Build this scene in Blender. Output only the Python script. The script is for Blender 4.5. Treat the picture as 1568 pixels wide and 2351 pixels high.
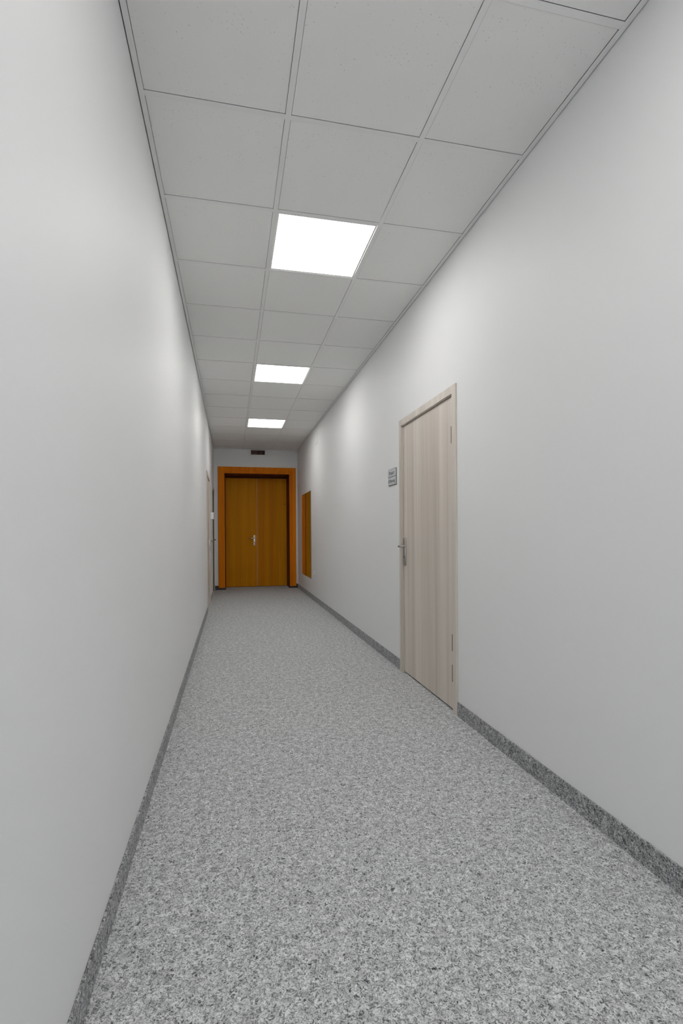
import bpy, bmesh, math, random
from mathutils import Vector, Matrix
random.seed(7)
for o in list(bpy.data.objects):
    bpy.data.objects.remove(o)
S = bpy.context.scene
C = S.collection
PI = math.pi

# ------------------------------------------------------------------ room measures (metres)
XL, XR = -0.3554, 1.373          # corridor walls
ZC = 2.9076                      # underside of the ceiling grid
YE, YB = 10.125, -2.35            # end wall / wall behind the camera
T1, T2 = 0.2465, 0.8465          # the two main ceiling bars
YA = 2.038                       # one cross bar; the rest every 0.6 m
BBH = 0.0877                     # height of the carpet baseboard

# ------------------------------------------------------------------ camera
cam = bpy.data.cameras.new('camera')
co = bpy.data.objects.new('camera', cam); C.objects.link(co)
F, YAW, PITCH, ROLL, CH = 1100.889, 0.2074, -0.0045, -0.0064, 1.1381
cy_, sy_, cp_, sp_ = math.cos(YAW), math.sin(YAW), math.cos(PITCH), math.sin(PITCH)
fw = Vector((sy_*cp_, cy_*cp_, sp_)); rt = Vector((cy_, -sy_, 0)); up = rt.cross(fw)
c_, s_ = math.cos(ROLL), math.sin(ROLL)
rt2, up2 = c_*rt + s_*up, -s_*rt + c_*up
co.matrix_world = Matrix.Translation((0, 0, CH)) @ Matrix((rt2, up2, -fw)).transposed().to_4x4()
cam.sensor_fit = 'HORIZONTAL'; cam.sensor_width = 36.0
cam.lens = F*36.0/1568.0
cam.shift_x = 20.19/1568.0
cam.shift_y = 55.27/1568.0
cam.clip_start = 0.05; cam.clip_end = 60
S.camera = co

# ------------------------------------------------------------------ world, exposure
SKY = 3.4
WX0, WX1, WZ0, WZ1 = -0.28, 0.75, 0.12, 1.45      # added window in the wall behind the camera, sized for its light
w = bpy.data.worlds.new('world'); S.world = w; w.use_nodes = True
bg = w.node_tree.nodes['Background']
bg.inputs[0].default_value = (0.88, 0.93, 1.0, 1); bg.inputs[1].default_value = SKY   # overcast daylight
LAMP = 7.0                       # emission of the ceiling panels
S.view_settings.view_transform = 'Standard'
S.view_settings.look = 'None'
S.view_settings.gamma = 1.0
S.view_settings.use_curve_mapping = False
S.view_settings.exposure = 0.60

pl = bpy.data.lights.new('daylight_portal', 'AREA'); pl.shape = 'RECTANGLE'
pl.size = WX1-WX0; pl.size_y = WZ1-WZ0; pl.cycles.is_portal = True
po = bpy.data.objects.new('daylight_portal', pl); C.objects.link(po)
po.location = ((WX0+WX1)/2, YB-0.12, (WZ0+WZ1)/2); po.rotation_euler = (-PI/2, 0, PI)

# ------------------------------------------------------------------ helpers
def srgb(r, g, b):
    f = lambda v: v/12.92 if v <= 0.04045 else ((v+0.055)/1.055)**2.4
    return (f(r/255), f(g/255), f(b/255), 1)

class MB:
    """collects shapes, then becomes one mesh"""
    def __init__(s): s.bm = bmesh.new()
    def box(s, x0, x1, y0, y1, z0, z1, bev=0, seg=2):
        r = bmesh.ops.create_cube(s.bm, size=1)
        for v in r['verts']:
            v.co = Vector(((x0+x1)/2+v.co.x*(x1-x0), (y0+y1)/2+v.co.y*(y1-y0), (z0+z1)/2+v.co.z*(z1-z0)))
        if bev:
            es = set(e for v in r['verts'] for e in v.link_edges)
            bmesh.ops.bevel(s.bm, geom=list(es), offset=bev, segments=seg, affect='EDGES', profile=0.5)
        return s
    def cyl(s, p0, p1, r0, r1=None, n=20):
        p0, p1 = Vector(p0), Vector(p1); d = p1-p0
        M = Matrix.Translation((p0+p1)/2) @ d.to_track_quat('Z', 'Y').to_matrix().to_4x4()
        bmesh.ops.create_cone(s.bm, cap_ends=True, segments=n, radius1=r0, radius2=r0 if r1 is None else r1, depth=d.length, matrix=M)
        return s
    def tube(s, pts, rad, n=14):
        pts = [Vector(p) for p in pts]; rings = []
        for i, p in enumerate(pts):
            a = pts[max(i-1, 0)]; b = pts[min(i+1, len(pts)-1)]
            q = (b-a).to_track_quat('Z', 'Y')
            rr = rad[i] if isinstance(rad, (list, tuple)) else rad
            rings.append([s.bm.verts.new(p + q @ Vector((rr*math.cos(t*2*PI/n), rr*math.sin(t*2*PI/n), 0))) for t in range(n)])
        for i in range(len(rings)-1):
            for t in range(n):
                s.bm.faces.new((rings[i][t], rings[i][(t+1) % n], rings[i+1][(t+1) % n], rings[i+1][t]))
        s.bm.faces.new(rings[0][::-1]); s.bm.faces.new(rings[-1])
        return s
    def prism(s, outline, y0, y1, bev=0):
        """outline of (x, z) points pushed out from y0 to y1"""
        a = [s.bm.verts.new((x, y0, z)) for x, z in outline]
        b = [s.bm.verts.new((x, y1, z)) for x, z in outline]
        n = len(outline)
        s.bm.faces.new(a); top = s.bm.faces.new(b[::-1])
        for i in range(n):
            s.bm.faces.new((a[i], b[i], b[(i+1) % n], a[(i+1) % n]))
        if bev:
            bmesh.ops.bevel(s.bm, geom=list(top.edges), offset=bev, segments=3, affect='EDGES', profile=0.5)
        return s
    def mitre(s, prof, ends):
        """profile [(u, v)] swept between two end functions giving a point for (u, v)"""
        a = [s.bm.verts.new(ends[0](u, v)) for u, v in prof]
        b = [s.bm.verts.new(ends[1](u, v)) for u, v in prof]
        n = len(prof)
        s.bm.faces.new(a); s.bm.faces.new(b[::-1])
        for i in range(n):
            s.bm.faces.new((a[i], b[i], b[(i+1) % n], a[(i+1) % n]))
        return s
    def build(s, name, mat, parent=None, smooth=False, loc=None):
        bmesh.ops.recalc_face_normals(s.bm, faces=s.bm.faces)
        me = bpy.data.meshes.new(name); s.bm.to_mesh(me); s.bm.free()
        me.materials.append(mat)
        if smooth:
            for p in me.polygons: p.use_smooth = True
            me.set_sharp_from_angle(angle=math.radians(40))
        o = bpy.data.objects.new(name, me); C.objects.link(o)
        if parent: o.parent = parent
        if loc: o.location = loc
        return o

def tag(o, label=None, cat=None, group=None, kind=None):
    for k, v in (('label', label), ('category', cat), ('group', group), ('kind', kind)):
        if v: o[k] = v
    return o
def empty(name, loc, rz=0):
    o = bpy.data.objects.new(name, None); C.objects.link(o)
    o.empty_display_size = 0.1
    o.location = loc; o.rotation_euler = (0, 0, rz)
    return o
def rounded(w, h, r, n=6, cx=0, cz=0):
    pts = []
    for k, (sx, sz) in enumerate(((1, 1), (-1, 1), (-1, -1), (1, -1))):
        for i in range(n+1):
            a = (k + i/n)*PI/2
            pts.append((cx+sx*(w/2-r)+r*math.cos(a), cz+sz*(h/2-r)+r*math.sin(a)))
    return pts

# ------------------------------------------------------------------ materials
def newmat(name):
    m = bpy.data.materials.new(name); m.use_nodes = True
    nt = m.node_tree; b = nt.nodes['Principled BSDF']
    return m, nt, b
def plain(name, col, rough=0.5, metal=0.0, spec=0.5):
    m, nt, b = newmat(name)
    b.inputs['Base Color'].default_value = col
    b.inputs['Roughness'].default_value = rough
    b.inputs['Metallic'].default_value = metal
    b.inputs['Specular IOR Level'].default_value = spec
    return m
def coords(nt, scale=(1, 1, 1)):
    t = nt.nodes.new('ShaderNodeTexCoord'); mp = nt.nodes.new('ShaderNodeMapping')
    mp.inputs['Scale'].default_value = scale
    nt.links.new(t.outputs['Object'], mp.inputs['Vector'])
    return mp.outputs['Vector']
def noise(nt, vec, scale, detail=2, rough=0.5, dist=0.0):
    n = nt.nodes.new('ShaderNodeTexNoise')
    n.inputs['Scale'].default_value = scale; n.inputs['Detail'].default_value = detail
    n.inputs['Roughness'].default_value = rough; n.inputs['Distortion'].default_value = dist
    nt.links.new(vec, n.inputs['Vector'])
    return n.outputs['Fac']
def ramp(nt, fac, stops):
    r = nt.nodes.new('ShaderNodeValToRGB')
    e = r.color_ramp.elements
    e[0].position, e[0].color = stops[0]; e[1].position, e[1].color = stops[-1]
    for p, c in stops[1:-1]:
        k = e.new(p); k.color = c
    nt.links.new(fac, r.inputs['Fac'])
    return r.outputs['Color']
def mix(nt, kind, fac, a, b):
    n = nt.nodes.new('ShaderNodeMix'); n.data_type = 'RGBA'; n.blend_type = kind
    n.inputs[0].default_value = fac if not hasattr(fac, 'links') else 0.5
    if hasattr(fac, 'links'): nt.links.new(fac, n.inputs[0])
    for sock, v in ((n.inputs[6], a), (n.inputs[7], b)):
        if hasattr(v, 'links'): nt.links.new(v, sock)
        else: sock.default_value = v
    return n.outputs[2]
def bump(nt, b, height, strength, dist=0.01):
    n = nt.nodes.new('ShaderNodeBump')
    n.inputs['Strength'].default_value = strength; n.inputs['Distance'].default_value = dist
    nt.links.new(height, n.inputs['Height']); nt.links.new(n.outputs['Normal'], b.inputs['Normal'])
def grey(v): return (v, v, v, 1)

def wall_paint(name, col):
    m, nt, b = newmat(name)
    v = coords(nt)
    c = mix(nt, 'MULTIPLY', 1.0, col, ramp(nt, noise(nt, v, 1.3, 3), [(0.3, grey(0.985)), (0.7, grey(1.0))]))
    nt.links.new(c, b.inputs['Base Color'])
    b.inputs['Roughness'].default_value = 0.55
    b.inputs['Specular IOR Level'].default_value = 0.3
    bump(nt, b, noise(nt, v, 260, 3), 0.05, 0.002)
    return m
M_WALL = wall_paint('white wall paint', (0.865, 0.868, 0.87, 1))

def carpet(name, dark, mid, light):
    m, nt, b = newmat(name)
    v = coords(nt)
    fibres = noise(nt, v, 108, 4, 0.68, 1.5)
    fine = noise(nt, v, 360, 2, 0.6, 0.8)
    blotch = noise(nt, v, 32, 4, 0.65, 0.4)
    c = ramp(nt, fibres, [(0.34, dark), (0.455, mid), (0.60, light), (0.75, light)])
    c = mix(nt, 'OVERLAY', 0.75, c, ramp(nt, fine, [(0.32, grey(0.22)), (0.68, grey(0.80))]))
    c = mix(nt, 'MULTIPLY', 1.0, c, ramp(nt, blotch, [(0.36, grey(0.70)), (0.60, grey(1.0))]))
    nt.links.new(c, b.inputs['Base Color'])
    b.inputs['Roughness'].default_value = 0.95
    b.inputs['Specular IOR Level'].default_value = 0.1
    b.inputs['Sheen Weight'].default_value = 0.15
    bump(nt, b, fibres, 0.5, 0.006)
    return m
M_CARPET = carpet('grey heather carpet', srgb(62, 64, 67), srgb(182, 183, 184), srgb(246, 247, 248))
M_SKIRT = carpet('dark heather carpet strip', srgb(34, 35, 38), srgb(128, 129, 131), srgb(216, 217, 218))

def wood(name, dark, mid, light, bands, scale, rough, streak=30, coat=0.0, spec=0.4, g0=0.80):
    """vertical grain (along local z); bands = width of the veneer strips"""
    m, nt, b = newmat(name)
    v1 = coords(nt, (bands, bands, 0.05)); v2 = coords(nt, (streak, streak, 0.5)); v3 = coords(nt, (scale, scale, 3))
    strips = noise(nt, v1, 1.0, 1.5, 0.4)
    grain = noise(nt, v2, 1.0, 4, 0.6, 0.4)
    pore = noise(nt, v3, 1.0, 3, 0.6)
    c = ramp(nt, strips, [(0.34, dark), (0.5, mid), (0.66, light)])
    c = mix(nt, 'MULTIPLY', 1.0, c, ramp(nt, grain, [(0.3, grey(g0)), (0.68, grey(1.05))]))
    c = mix(nt, 'MULTIPLY', 1.0, c, ramp(nt, pore, [(0.3, grey(0.92)), (0.6, grey(1.0))]))
    nt.links.new(c, b.inputs['Base Color'])
    b.inputs['Roughness'].default_value = rough
    b.inputs['Coat Weight'].default_value = coat
    b.inputs['Specular IOR Level'].default_value = spec
    b.inputs['Coat Roughness'].default_value = 0.25
    bump(nt, b, grain, 0.06, 0.001)
    return m
M_BEIGE = wood('beige laminate', srgb(208, 197, 185), srgb(218, 208, 197), srgb(228, 219, 209), 9, 240, 0.45, g0=0.88)
M_BEIGE_TRIM = wood('beige laminate trim', srgb(210, 201, 190), srgb(217, 208, 198), srgb(224, 216, 206), 14, 240, 0.45, g0=0.92)
M_TAUPE = wood('taupe laminate', srgb(80, 70, 52), srgb(88, 78, 58), srgb(96, 86, 66), 9, 240, 0.45)
M_BROWN = wood('golden brown veneer', srgb(214, 130, 2), srgb(222, 140, 3), srgb(228, 150, 4), 5, 200, 0.5, 45, 0.0, 0.10)
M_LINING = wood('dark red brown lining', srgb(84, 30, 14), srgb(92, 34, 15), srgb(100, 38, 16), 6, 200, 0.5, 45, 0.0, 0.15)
M_ORANGE = wood('orange brown casing veneer', srgb(228, 122, 2), srgb(236, 130, 3), srgb(242, 138, 4), 12, 200, 0.5, 60, 0.0, 0.12)
M_STRIP = wood('light astragal veneer', srgb(214, 150, 80), srgb(220, 158, 88), srgb(226, 164, 94), 12, 200, 0.5, 40, 0.0, 0.12)
M_STEEL = plain('brushed steel', (0.46, 0.45, 0.43, 1), 0.2, 1.0)
M_DARKSTEEL = plain('dark bronze metal', srgb(120, 104, 86), 0.4, 0.4)
M_SLOT = plain('black slot', (0.01, 0.01, 0.01, 1), 0.6)
M_PLASTIC = plain('white plastic', (0.78, 0.77, 0.73, 1), 0.35)
M_BOX = plain('white box plastic', (0.88, 0.87, 0.83, 1), 0.35)
M_GRID = plain('white grid metal', (0.84, 0.84, 0.83, 1), 0.45)
M_VOID = plain('ceiling void', (0.02, 0.02, 0.02, 1), 0.9)
M_MIRROR = plain('mirror glass', (0.80, 0.81, 0.79, 1), 0.02, 1.0)
M_MIRROR_EDGE = plain('mirror edge', (0.10, 0.11, 0.10, 1), 0.3)
M_PLAQUE = plain('silver plaque', srgb(205, 207, 210), 0.5, 0.15)
M_PLAQUE_FRAME = plain('silver plaque frame', srgb(132, 134, 137), 0.4, 0.4)
M_INK = plain('dark print', srgb(60, 60, 62), 0.6)
M_DISPLAY = plain('dark red display', srgb(52, 8, 14), 0.25)
M_DIM = plain('dim red figures', srgb(130, 70, 76), 0.5)
M_DISPLAY_CASE = plain('display case', srgb(222, 222, 214), 0.4)

m, nt, b = newmat('window glass')
tr = nt.nodes.new('ShaderNodeBsdfTransparent'); gl = nt.nodes.new('ShaderNodeBsdfGlossy'); mx_ = nt.nodes.new('ShaderNodeMixShader')
gl.inputs['Roughness'].default_value = 0.02; mx_.inputs[0].default_value = 0.06
nt.links.new(tr.outputs[0], mx_.inputs[1]); nt.links.new(gl.outputs[0], mx_.inputs[2])
nt.links.new(mx_.outputs[0], nt.nodes['Material Output'].inputs['Surface'])
M_GLASS = m

def tile_mat():
    m, nt, b = newmat('mineral fibre tile')
    v = coords(nt)
    vo = nt.nodes.new('ShaderNodeTexVoronoi'); vo.inputs['Scale'].default_value = 70
    nt.links.new(v, vo.inputs['Vector'])
    spots = ramp(nt, vo.outputs['Distance'], [(0.10, grey(0.72)), (0.20, grey(1.0))])
    cl = ramp(nt, noise(nt, v, 14, 3, 0.6), [(0.48, grey(0.0)), (0.60, grey(1.0))])
    pits = mix(nt, 'MIX', cl, grey(1.0), spots)
    c = mix(nt, 'MULTIPLY', 1.0, (0.87, 0.87, 0.855, 1), pits)
    nt.links.new(c, b.inputs['Base Color'])
    b.inputs['Roughness'].default_value = 0.9
    b.inputs['Specular IOR Level'].default_value = 0.15
    bump(nt, b, noise(nt, v, 120, 3), 0.08, 0.002)
    return m
M_TILE = tile_mat()
m, nt, b = newmat('lit panel diffuser')
b.inputs['Base Color'].default_value = (0.9, 0.9, 0.9, 1)
b.inputs['Emission Color'].default_value = (1.0, 0.985, 0.958, 1)
b.inputs['Emission Strength'].default_value = LAMP
M_LAMP = m

# ------------------------------------------------------------------ structure
TH = 0.15; ZT = 3.25
# openings: right door, two left doors, end double door
RD0, RD1, RDH = 2.809, 3.732, 2.018
LD0, LD1 = 7.22, 8.14
MD0, MD1 = 9.14, 10.04
ED0, ED1, EDH, EDR = -0.14, 1.20, 2.405, 0.45

def side_wall(name, x0, x1, holes):
    mb = MB(); y = YB-TH
    for a, c, h in holes:
        mb.box(x0, x1, y, a, 0, ZT); mb.box(x0, x1, a, c, h, ZT); y = c
        o0, o1 = (x1, x1+0.03) if x1 > 0 else (x0-0.03, x0)
        mb.box(o0, o1, a-0.1, c+0.1, 0, h+0.1)            # back of the niche behind the leaf
    mb.box(x0, x1, y, YE+0.6, 0, ZT)
    bmesh.ops.remove_doubles(mb.bm, verts=mb.bm.verts, dist=1e-5)
    return tag(mb.build(name, M_WALL), kind='structure')
tag(side_wall('wall_right', XR, XR+TH, [(RD0, RD1, RDH)]), 'long white painted wall on the right with the beige door')
tag(side_wall('wall_left', XL-TH, XL, [(LD0, LD1, RDH), (MD0, MD1, RDH)]), 'long white painted wall on the left')
mb = MB().box(XL, ED0, YE, YE+0.5, 0, ZT).box(ED1, XR, YE, YE+0.5, 0, ZT).box(ED0, ED1, YE, YE+0.5, EDH, ZT).box(XL, XR, YE+0.5, YE+0.56, 0, ZT)
tag(mb.build('wall_end', M_WALL), 'white end wall around the brown double door', kind='structure')
mb = MB().box(XL, WX0, YB-TH, YB, 0, ZT).box(WX1, XR, YB-TH, YB, 0, ZT).box(WX0, WX1, YB-TH, YB, 0, WZ0).box(WX0, WX1, YB-TH, YB, WZ1, ZT)
tag(mb.build('wall_back', M_WALL), 'white wall behind the viewpoint', kind='structure')
tag(MB().box(XL-TH, XR+TH, YB-TH, YE+0.6, -0.12, 0).build('floor', M_CARPET), 'grey heather carpet floor of the corridor', kind='structure')

# unseen window behind the camera, added to brighten the near walls and floor
wn = empty('added_window_1', ((WX0+WX1)/2, YB-0.07, WZ0))
tag(wn, 'added white framed two pane window for daylight, unseen behind the viewpoint', kind='structure')
a, h = (WX1-WX0)/2, WZ1-WZ0
fm = MB().box(-a, -a+0.06, -0.03, 0.03, 0, h).box(a-0.06, a, -0.03, 0.03, 0, h)
fm.box(-a+0.06, a-0.06, -0.03, 0.03, 0, 0.06).box(-a+0.06, a-0.06, -0.03, 0.03, h-0.06, h)
fm.build('added_window_frame', M_PLASTIC, wn)
MB().box(-0.03, 0.03, -0.025, 0.025, 0.06, h-0.06).build('mullion', M_PLASTIC, wn)
for s in (-1, 1):
    x0, x1 = sorted((s*0.03, s*(a-0.06)))
    MB().box(x0, x1, -0.003, 0.003, 0.06, h-0.06).build('pane', M_GLASS, wn)
MB().box(-a-0.05, a+0.05, 0.03, 0.16, -0.03, 0.0, bev=0.004).build('added_window_sill', M_PLASTIC, wn)

# carpet baseboards
B = 0.008
M_SKIRT_END = carpet('darker carpet strip', srgb(20, 20, 23), srgb(66, 67, 72), srgb(110, 111, 116))  # end strip uses a darker set of carpet colours than the side strips
def base(name, boxes, label, mat=M_SKIRT):
    mb = MB()
    for q in boxes: mb.box(*q, bev=0.002, seg=2)
    tag(mb.build(name, mat), label, kind='structure')
base('baseboard_right', [(XR-B, XR, YB, 2.757, 0, BBH), (XR-B, XR, 3.784, YE, 0, BBH)], 'dark grey carpet strip along the right wall')
base('baseboard_left', [(XL, XL+B, YB, 7.168, 0, BBH), (XL, XL+B, 8.192, 9.088, 0, BBH)], 'dark grey carpet strip along the left wall')
base('baseboard_end', [(XL+0.012, ED0, YE-B, YE, 0, BBH), (ED1, XR-B, YE-B, YE, 0, BBH)], 'darker carpet strip beside the brown double door', M_SKIRT_END)

# ------------------------------------------------------------------ suspended ceiling
ceil = MB().box(XL, XR, YB, YE, 3.10, 3.20).build('ceiling', M_VOID)
tag(ceil, 'suspended ceiling of pale mineral fibre tiles in a white grid', kind='structure')
HB = 0.012                        # half width of a grid bar
for n_, x in ((1, XL), (2, XR)):
    sgn = 1 if x < 0 else -1
    a, c = sorted((x+sgn*0.004, x+sgn*0.025))
    e0, e1 = sorted((x+sgn*0.004, x+sgn*0.006))
    mb = MB().box(a, c, YB, YE-0.003, ZC, ZC+0.002).box(e0, e1, YB, YE-0.003, ZC+0.002, ZC+0.03)
    tag(mb.build('trim_%d' % n_, M_GRID), 'thin white ceiling edge angle along the %s wall' % ('left' if n_ == 1 else 'right'), kind='structure')
mb = MB().box(XL+0.025, XR-0.025, YE-0.024, YE-0.003, ZC, ZC+0.002).box(XL+0.025, XR-0.025, YE-0.005, YE-0.003, ZC+0.002, ZC+0.03)
tag(mb.build('trim_3', M_GRID), 'thin white ceiling edge angle along the end wall', kind='structure')

for x in (T1, T2):
    MB().box(x-HB, x+HB, YB, YE-0.024, ZC, ZC+0.003).box(x-0.002, x+0.002, YB, YE-0.024, ZC+0.003, ZC+0.035).build('grid_bar', M_GRID, ceil)
cols = [(XL+0.025, T1-HB, 'edge'), (T1+HB, T2-HB, 'mid'), (T2+HB, XR-0.025, 'edge')]
rows = [YA+0.6*i for i in range(-7, 14)]
barmesh = {}
for y in rows:
    if y < YB+0.1: continue
    for k, (a, c, _) in enumerate(cols):
        if k in barmesh:
            o = barmesh[k].copy(); C.objects.link(o); o.parent = ceil
        else:
            o = MB().box(a, c, -HB, HB, 0.0005, 0.003).box(a, c, -0.002, 0.002, 0.003, 0.030).build('grid_bar', M_GRID, ceil)
            barmesh[k] = o
        o.location = (0, y, ZC)

def make_tile(a, c, y0, y1):
    g = 0.0012
    return MB().box(a+g, c-g, y0+g, y1-g, 0, 0.015, bev=0.0012, seg=1)
LIGHT_ROWS = [-7, -3, 1, 5, 9]
tiles = {}
edges = [(i, YA+0.6*i+HB, YA+0.6*(i+1)-HB) for i in range(-7, 13)] + [(13, YA+0.6*13+HB, YE-0.024)]
for i, y0, y1 in edges:
    for k, (a, c, _) in enumerate(cols):
        if k == 1 and i in LIGHT_ROWS: continue
        key = (k, round(y1-y0, 3)); ym = (y0+y1)/2
        if key in tiles:
            o = tiles[key].copy(); C.objects.link(o); o.parent = ceil
        else:
            o = make_tile((a-c)/2, (c-a)/2, -(y1-y0)/2, (y1-y0)/2).build('ceiling_tile', M_TILE, ceil)
            tiles[key] = o
        o.location = ((a+c)/2, ym, ZC+0.003)

# ------------------------------------------------------------------ square ceiling panels
names = {1: 'square lit white ceiling panel nearest in view', 5: 'square lit white ceiling panel, second one along the corridor',
         9: 'smallest square lit ceiling panel, nearest the brown double door',
         -3: 'square lit ceiling panel overhead beside the viewpoint', -7: 'square lit ceiling panel behind the viewpoint'}
first = None
for i in LIGHT_ROWS:
    root = empty('ceiling_light', ((T1+T2)/2, YA+0.6*(i+0.5), ZC+0.003))
    tag(root, names[i], 'ceiling light', 'square ceiling light panels')
    if first is None:
        q = 0.2865; d = 0.276
        fr = MB().box(-q, q, d, q, 0, 0.012).box(-q, q, -q, -d, 0, 0.012).box(-q, -d, -d, d, 0, 0.012).box(d, q, -d, d, 0, 0.012)
        fr = fr.build('frame', M_GRID, root)
        df = MB().box(-d, d, -d, d, 0.001, 0.008).build('diffuser', M_LAMP, root)
        first = (fr, df)
    else:
        for p in first:
            o = p.copy(); C.objects.link(o); o.parent = root

# ------------------------------------------------------------------ doors
def handle(parent, x, zc, side, y0, plate=(0.036, 0.231), mat=None):
    """lever on a long plate; side = direction the lever points along local x"""
    mat = mat or M_STEEL
    w_, h_ = plate
    hp = MB().prism(rounded(w_, h_, w_*0.48, 8, x, zc), y0, y0+0.012, bev=0.005).build('handle', mat, parent, smooth=True)
    zl = zc+h_*0.19
    pts = [(x, y0+0.006, zl), (x, y0+0.030, zl), (x+side*0.003, y0+0.052, zl), (x+side*0.012, y0+0.061, zl),
           (x+side*0.028, y0+0.064, zl), (x+side*0.075, y0+0.064, zl), (x+side*0.112, y0+0.062, zl), (x+side*0.117, y0+0.061, zl)]
    MB().tube(pts, [0.0095, 0.0095, 0.0095, 0.0095, 0.0095, 0.009, 0.0085, 0.005]).build('lever', mat, hp, smooth=True)
    MB().cyl((x, y0+0.011, zl), (x, y0+0.019, zl), 0.014, 0.0125).build('collar', mat, hp, smooth=True)
    zk = zc-h_*0.19
    MB().cyl((x, y0+0.011, zk), (x, y0+0.015, zk), 0.0085).build('lock_cylinder', M_DARKSTEEL, hp, smooth=True)
    return hp

def casing(parent, hw, h, cw, prof, mat, zb0=0.0, names_=('jamb_casing', 'head_casing')):
    """mitred casing around an opening of half width hw, height h; prof runs u 0..1 (inner to outer), v = stand-off"""
    pr = [(u*cw, v) for u, v in prof]
    for s in (-1, 1):
        MB().mitre(pr, (lambda u, v: (s*(hw+u), v, zb0), lambda u, v: (s*(hw+u), v, h+u))).build(names_[0], mat, parent)
    MB().mitre(pr, (lambda u, v: (-hw-u, v, h+u), lambda u, v: (hw+u, v, h+u))).build(names_[1], mat, parent)

FLAT = [(0, -0.0), (0, 0.011), (0.03, 0.012), (0.94, 0.012), (0.985, 0.0105), (1, 0.008), (1, -0.0)]

def single_door(name, loc, rz, hw, h, label, leafmat, lockside, recess=0.006, lining=None):
    r = empty(name, loc, rz); tag(r, label, kind='structure')
    casing(r, hw, h, 0.052, FLAT, M_BEIGE_TRIM)
    # lining boards inside the opening, behind the leaf stop
    for s in (-1, 1):
        a, c = sorted((s*hw, s*(hw-0.003)))
        MB().box(a, c, -0.12, -0.0005, 0, h).build('jamb_lining', lining or M_BEIGE_TRIM, r)
    MB().box(-hw+0.003, hw-0.003, -0.12, -0.0005, h-0.003, h).build('head_lining', lining or M_BEIGE_TRIM, r)
    leaf = MB().box(-hw+0.007, hw-0.007, -recess-0.04, -recess, 0.012, h-0.007, bev=0.0015).build('leaf', leafmat, r)
    handle(leaf, lockside*(hw-0.046), 0.990, -lockside, -recess)
    for z in (1.76, 0.444, 0.249):
        x = -lockside*(hw-0.006)
        MB().cyl((x, 0.006, z-0.053), (x, 0.006, z+0.053), 0.0068, n=12).build('hinge', M_DARKSTEEL, leaf, smooth=True)
    return r
single_door('door_1', (XR, (RD0+RD1)/2, 0), PI/2, (RD1-RD0)/2, RDH,
            'beige wood grain door with steel lever in the right wall', M_BEIGE, 1)
single_door('door_2', (XL, (LD0+LD1)/2, 0), -PI/2, (LD1-LD0)/2, RDH,
            'beige wood grain door in the left wall, seen edge on', M_BEIGE, -1)
single_door('door_3', (XL, (MD0+MD1)/2, 0), -PI/2, (MD1-MD0)/2, RDH,
            'dark taupe door with pale frame at the far end of the left wall', M_TAUPE, -1, recess=0.03, lining=M_TAUPE)

# double door in the end wall
ecx = (ED0+ED1)/2; ehw = (ED1-ED0)/2
dd = empty('door_4', (ecx, YE, 0), PI)
tag(dd, 'golden brown double door with orange brown frame at the corridor end', kind='structure')
STEP = [(0, 0), (0, 0.010), (0.08, 0.014), (0.16, 0.014), (0.18, 0.010), (0.22, 0.010), (0.24, 0.017), (0.34, 0.018),
        (0.36, 0.014), (0.40, 0.014), (0.43, 0.022), (0.94, 0.024), (1.0, 0.020), (1.0, 0)]
casing(dd, ehw, EDH, 0.132, STEP, M_ORANGE, 0.042)
for s in (-1, 1):
    a, c = sorted((s*ehw, s*(ehw-0.012)))
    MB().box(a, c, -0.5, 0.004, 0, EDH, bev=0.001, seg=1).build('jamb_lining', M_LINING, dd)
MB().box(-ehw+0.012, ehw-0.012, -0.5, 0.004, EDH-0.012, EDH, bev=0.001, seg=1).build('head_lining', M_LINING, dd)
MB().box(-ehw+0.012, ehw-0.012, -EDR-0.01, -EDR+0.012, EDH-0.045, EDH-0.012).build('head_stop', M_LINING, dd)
# local x runs opposite to world x (the empty is turned half round)
seam = ecx-0.537
lw = ehw-0.014
lf = MB().box(seam+0.003, lw, -EDR-0.045, -EDR, 0.008, EDH-0.046, bev=0.002).build('leaf', M_BROWN, dd)       # left in the photo
rf = MB().box(-lw, seam-0.003, -EDR-0.045, -EDR, 0.008, EDH-0.046, bev=0.002).build('leaf', M_BROWN, dd)      # right in the photo
MB().box(seam-0.0135, seam+0.0135, -EDR, -EDR+0.010, 0.012, EDH-0.050, bev=0.003).build('astragal', M_STRIP, rf)['label'] = 'lighter wooden strip covering the joint'
hx = ecx-0.4815
handle(lf, hx, 1.010, 1, -EDR, (0.036, 0.238))
mx = ecx-1.145
MB().box(mx-0.024, mx+0.024, -EDR, -EDR+0.003, 1.792, 1.800, bev=0.001).build('latch_slot', M_SLOT, rf)
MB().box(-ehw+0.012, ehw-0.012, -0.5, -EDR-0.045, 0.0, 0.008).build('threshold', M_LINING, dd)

# ------------------------------------------------------------------ mirror by the double door
MY0, MY1, MZ0, MZ1 = 8.365, 9.462, 0.352, 1.908
mr = empty('wall_mirror', (XR, (MY0+MY1)/2, MZ0), PI/2)
tag(mr, 'tall frameless mirror on the right wall reflecting the brown double door', 'mirror')
hw, hh = (MY1-MY0)/2, MZ1-MZ0
MB().box(-hw, hw, 0.0005, 0.005, 0, hh).build('backing', M_MIRROR_EDGE, mr)
MB().box(-hw+0.001, hw-0.001, 0.005, 0.0065, 0.001, hh-0.001).build('glass', M_MIRROR, mr)
for x in (-hw+0.05, hw-0.05):
    for z, s in ((0, -1), (hh, 1)):
        za, zb = sorted((z-s*0.018, z+s*0.006))
        MB().prism(rounded(0.022, zb-za, 0.006, 4, x, (za+zb)/2), 0.0, 0.011, bev=0.002).build('mirror_clip', M_STEEL, mr, smooth=True)

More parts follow.
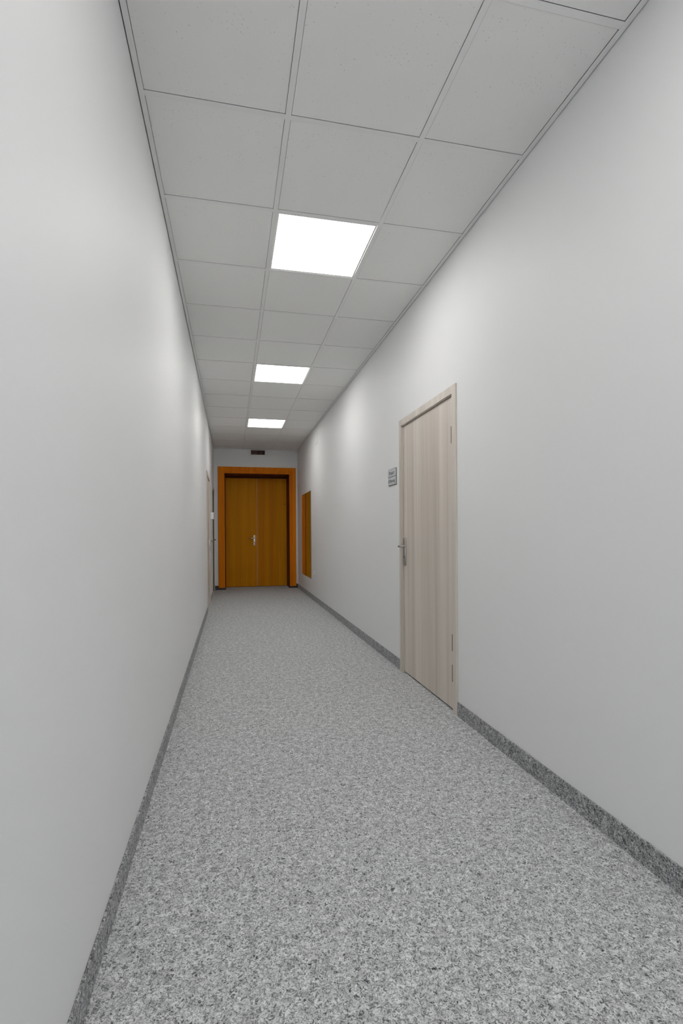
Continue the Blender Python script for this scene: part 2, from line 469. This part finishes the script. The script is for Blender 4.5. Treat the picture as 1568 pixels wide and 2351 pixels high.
# ------------------------------------------------------------------ sockets, boxes, panel
so = empty('wall_socket', (XR, 8.05, 0.475), PI/2)
tag(so, 'white round power socket low on the right wall beside the mirror', 'socket')
MB().prism(rounded(0.085, 0.085, 0.016), 0, 0.010, bev=0.003).build('cover_plate', M_PLASTIC, so, smooth=True)
ring = MB()
N = 28
pts = [[], [], [], []]
for t in range(N):
    a = t*2*PI/N
    for k, (r_, y_) in enumerate(((0.0375, 0.0095), (0.0345, 0.017), (0.0310, 0.017), (0.0285, 0.0115))):
        pts[k].append(ring.bm.verts.new((r_*math.cos(a), y_, r_*math.sin(a))))
for k in range(3):
    for t in range(N):
        ring.bm.faces.new((pts[k][t], pts[k][(t+1) % N], pts[k+1][(t+1) % N], pts[k+1][t]))
ring.bm.faces.new(pts[3])
ring.build('socket_cup', M_PLASTIC, so, smooth=True)
for x in (-0.0095, 0.0095):
    MB().cyl((x, 0.0110, 0), (x, 0.0130, 0), 0.003, n=10).build('pin_hole', M_SLOT, so)

sw = empty('card_reader', (XL, 8.62, 1.468), -PI/2)
tag(sw, 'small white wall box between the two left doors', 'wall box')
MB().prism(rounded(0.078, 0.120, 0.010), 0, 0.050, bev=0.005).build('housing', M_BOX, sw, smooth=True)
MB().prism(rounded(0.046, 0.040, 0.006, 4, 0, 0.022), 0.0498, 0.0515).build('face_pad', M_GRID, sw)
MB().prism(rounded(0.010, 0.010, 0.004, 4, 0, -0.032), 0.0498, 0.0515).build('indicator', M_SLOT, sw)

vp = empty('access_panel', (XR, 7.755, 2.712), PI/2)
tag(vp, 'square white cover panel high on the right wall near the ceiling', 'panel')
MB().prism(rounded(0.25, 0.20, 0.006), 0, 0.006, bev=0.002).build('panel_frame', M_WALL, vp)
MB().prism(rounded(0.215, 0.165, 0.005), 0.006, 0.009, bev=0.0015).build('panel_lid', M_WALL, vp)

# ------------------------------------------------------------------ lettering
def lettering(txt, size, mat, parent, x, z, y, name='lettering', spacing=1.0, sx=1.0, shear=0.0):
    cu = bpy.data.curves.new('lettering', 'FONT')
    cu.body = txt; cu.size = size; cu.align_x = 'CENTER'; cu.align_y = 'CENTER'
    cu.extrude = 0.0004; cu.space_character = spacing; cu.shear = shear
    t = bpy.data.objects.new('lettering_source', cu); C.objects.link(t)
    bpy.context.view_layer.update()
    me = bpy.data.meshes.new_from_object(t.evaluated_get(bpy.context.evaluated_depsgraph_get()))
    bpy.data.objects.remove(t)
    # stand the text up: text x -> local -x (read from outside the wall), text y -> z
    me.transform(Matrix(((-sx, 0, 0, x), (0, 0, 1, y), (0, 1, 0, z), (0, 0, 0, 1))))
    me.materials.clear(); me.materials.append(mat)
    o = bpy.data.objects.new(name, me); C.objects.link(o); o.parent = parent
    return o

# two slat door sign left of the beige door
pq = empty('door_sign', (XR, 3.974, 1.556), PI/2)
tag(pq, 'small silver two-line door sign beside the beige right door', 'sign')
MB().prism(rounded(0.212, 0.146, 0.012, 6, 0, 0.073), 0, 0.006, bev=0.0015).build('sign_frame', M_PLAQUE_FRAME, pq, smooth=True)
for z0, txt, s_ in ((0.0765, 'Project', 0.046), (0.0060, '& Planning', 0.040)):
    sl = MB().prism(rounded(0.196, 0.0645, 0.004, 4, 0, z0+0.03225), 0.006, 0.010, bev=0.0012).build('sign_slat', M_PLAQUE, pq, smooth=True)
    lettering(txt, s_, M_INK, sl, 0, z0+0.032, 0.0102)

# dark red display above the double door
ds = empty('led_display', (0.545, YE, 2.780), PI)
tag(ds, 'dark red electronic display board on the end wall above the double door', 'display')
MB().prism(rounded(0.315, 0.116, 0.012, 5, 0, 0.058), 0, 0.034, bev=0.004).build('case', M_DISPLAY_CASE, ds, smooth=True)
sc = MB().box(-0.142, 0.142, 0.033, 0.0352, 0.016, 0.104).build('screen', M_DISPLAY, ds)
for txt, z_, px in (('DATE', 0.081, 0.062), ('17', 0.081, -0.062), ('TEMP', 0.039, 0.062), ('48', 0.039, -0.062)):
    lettering(txt, 0.040, M_DIM, sc, px, z_, 0.0356, 'figures')
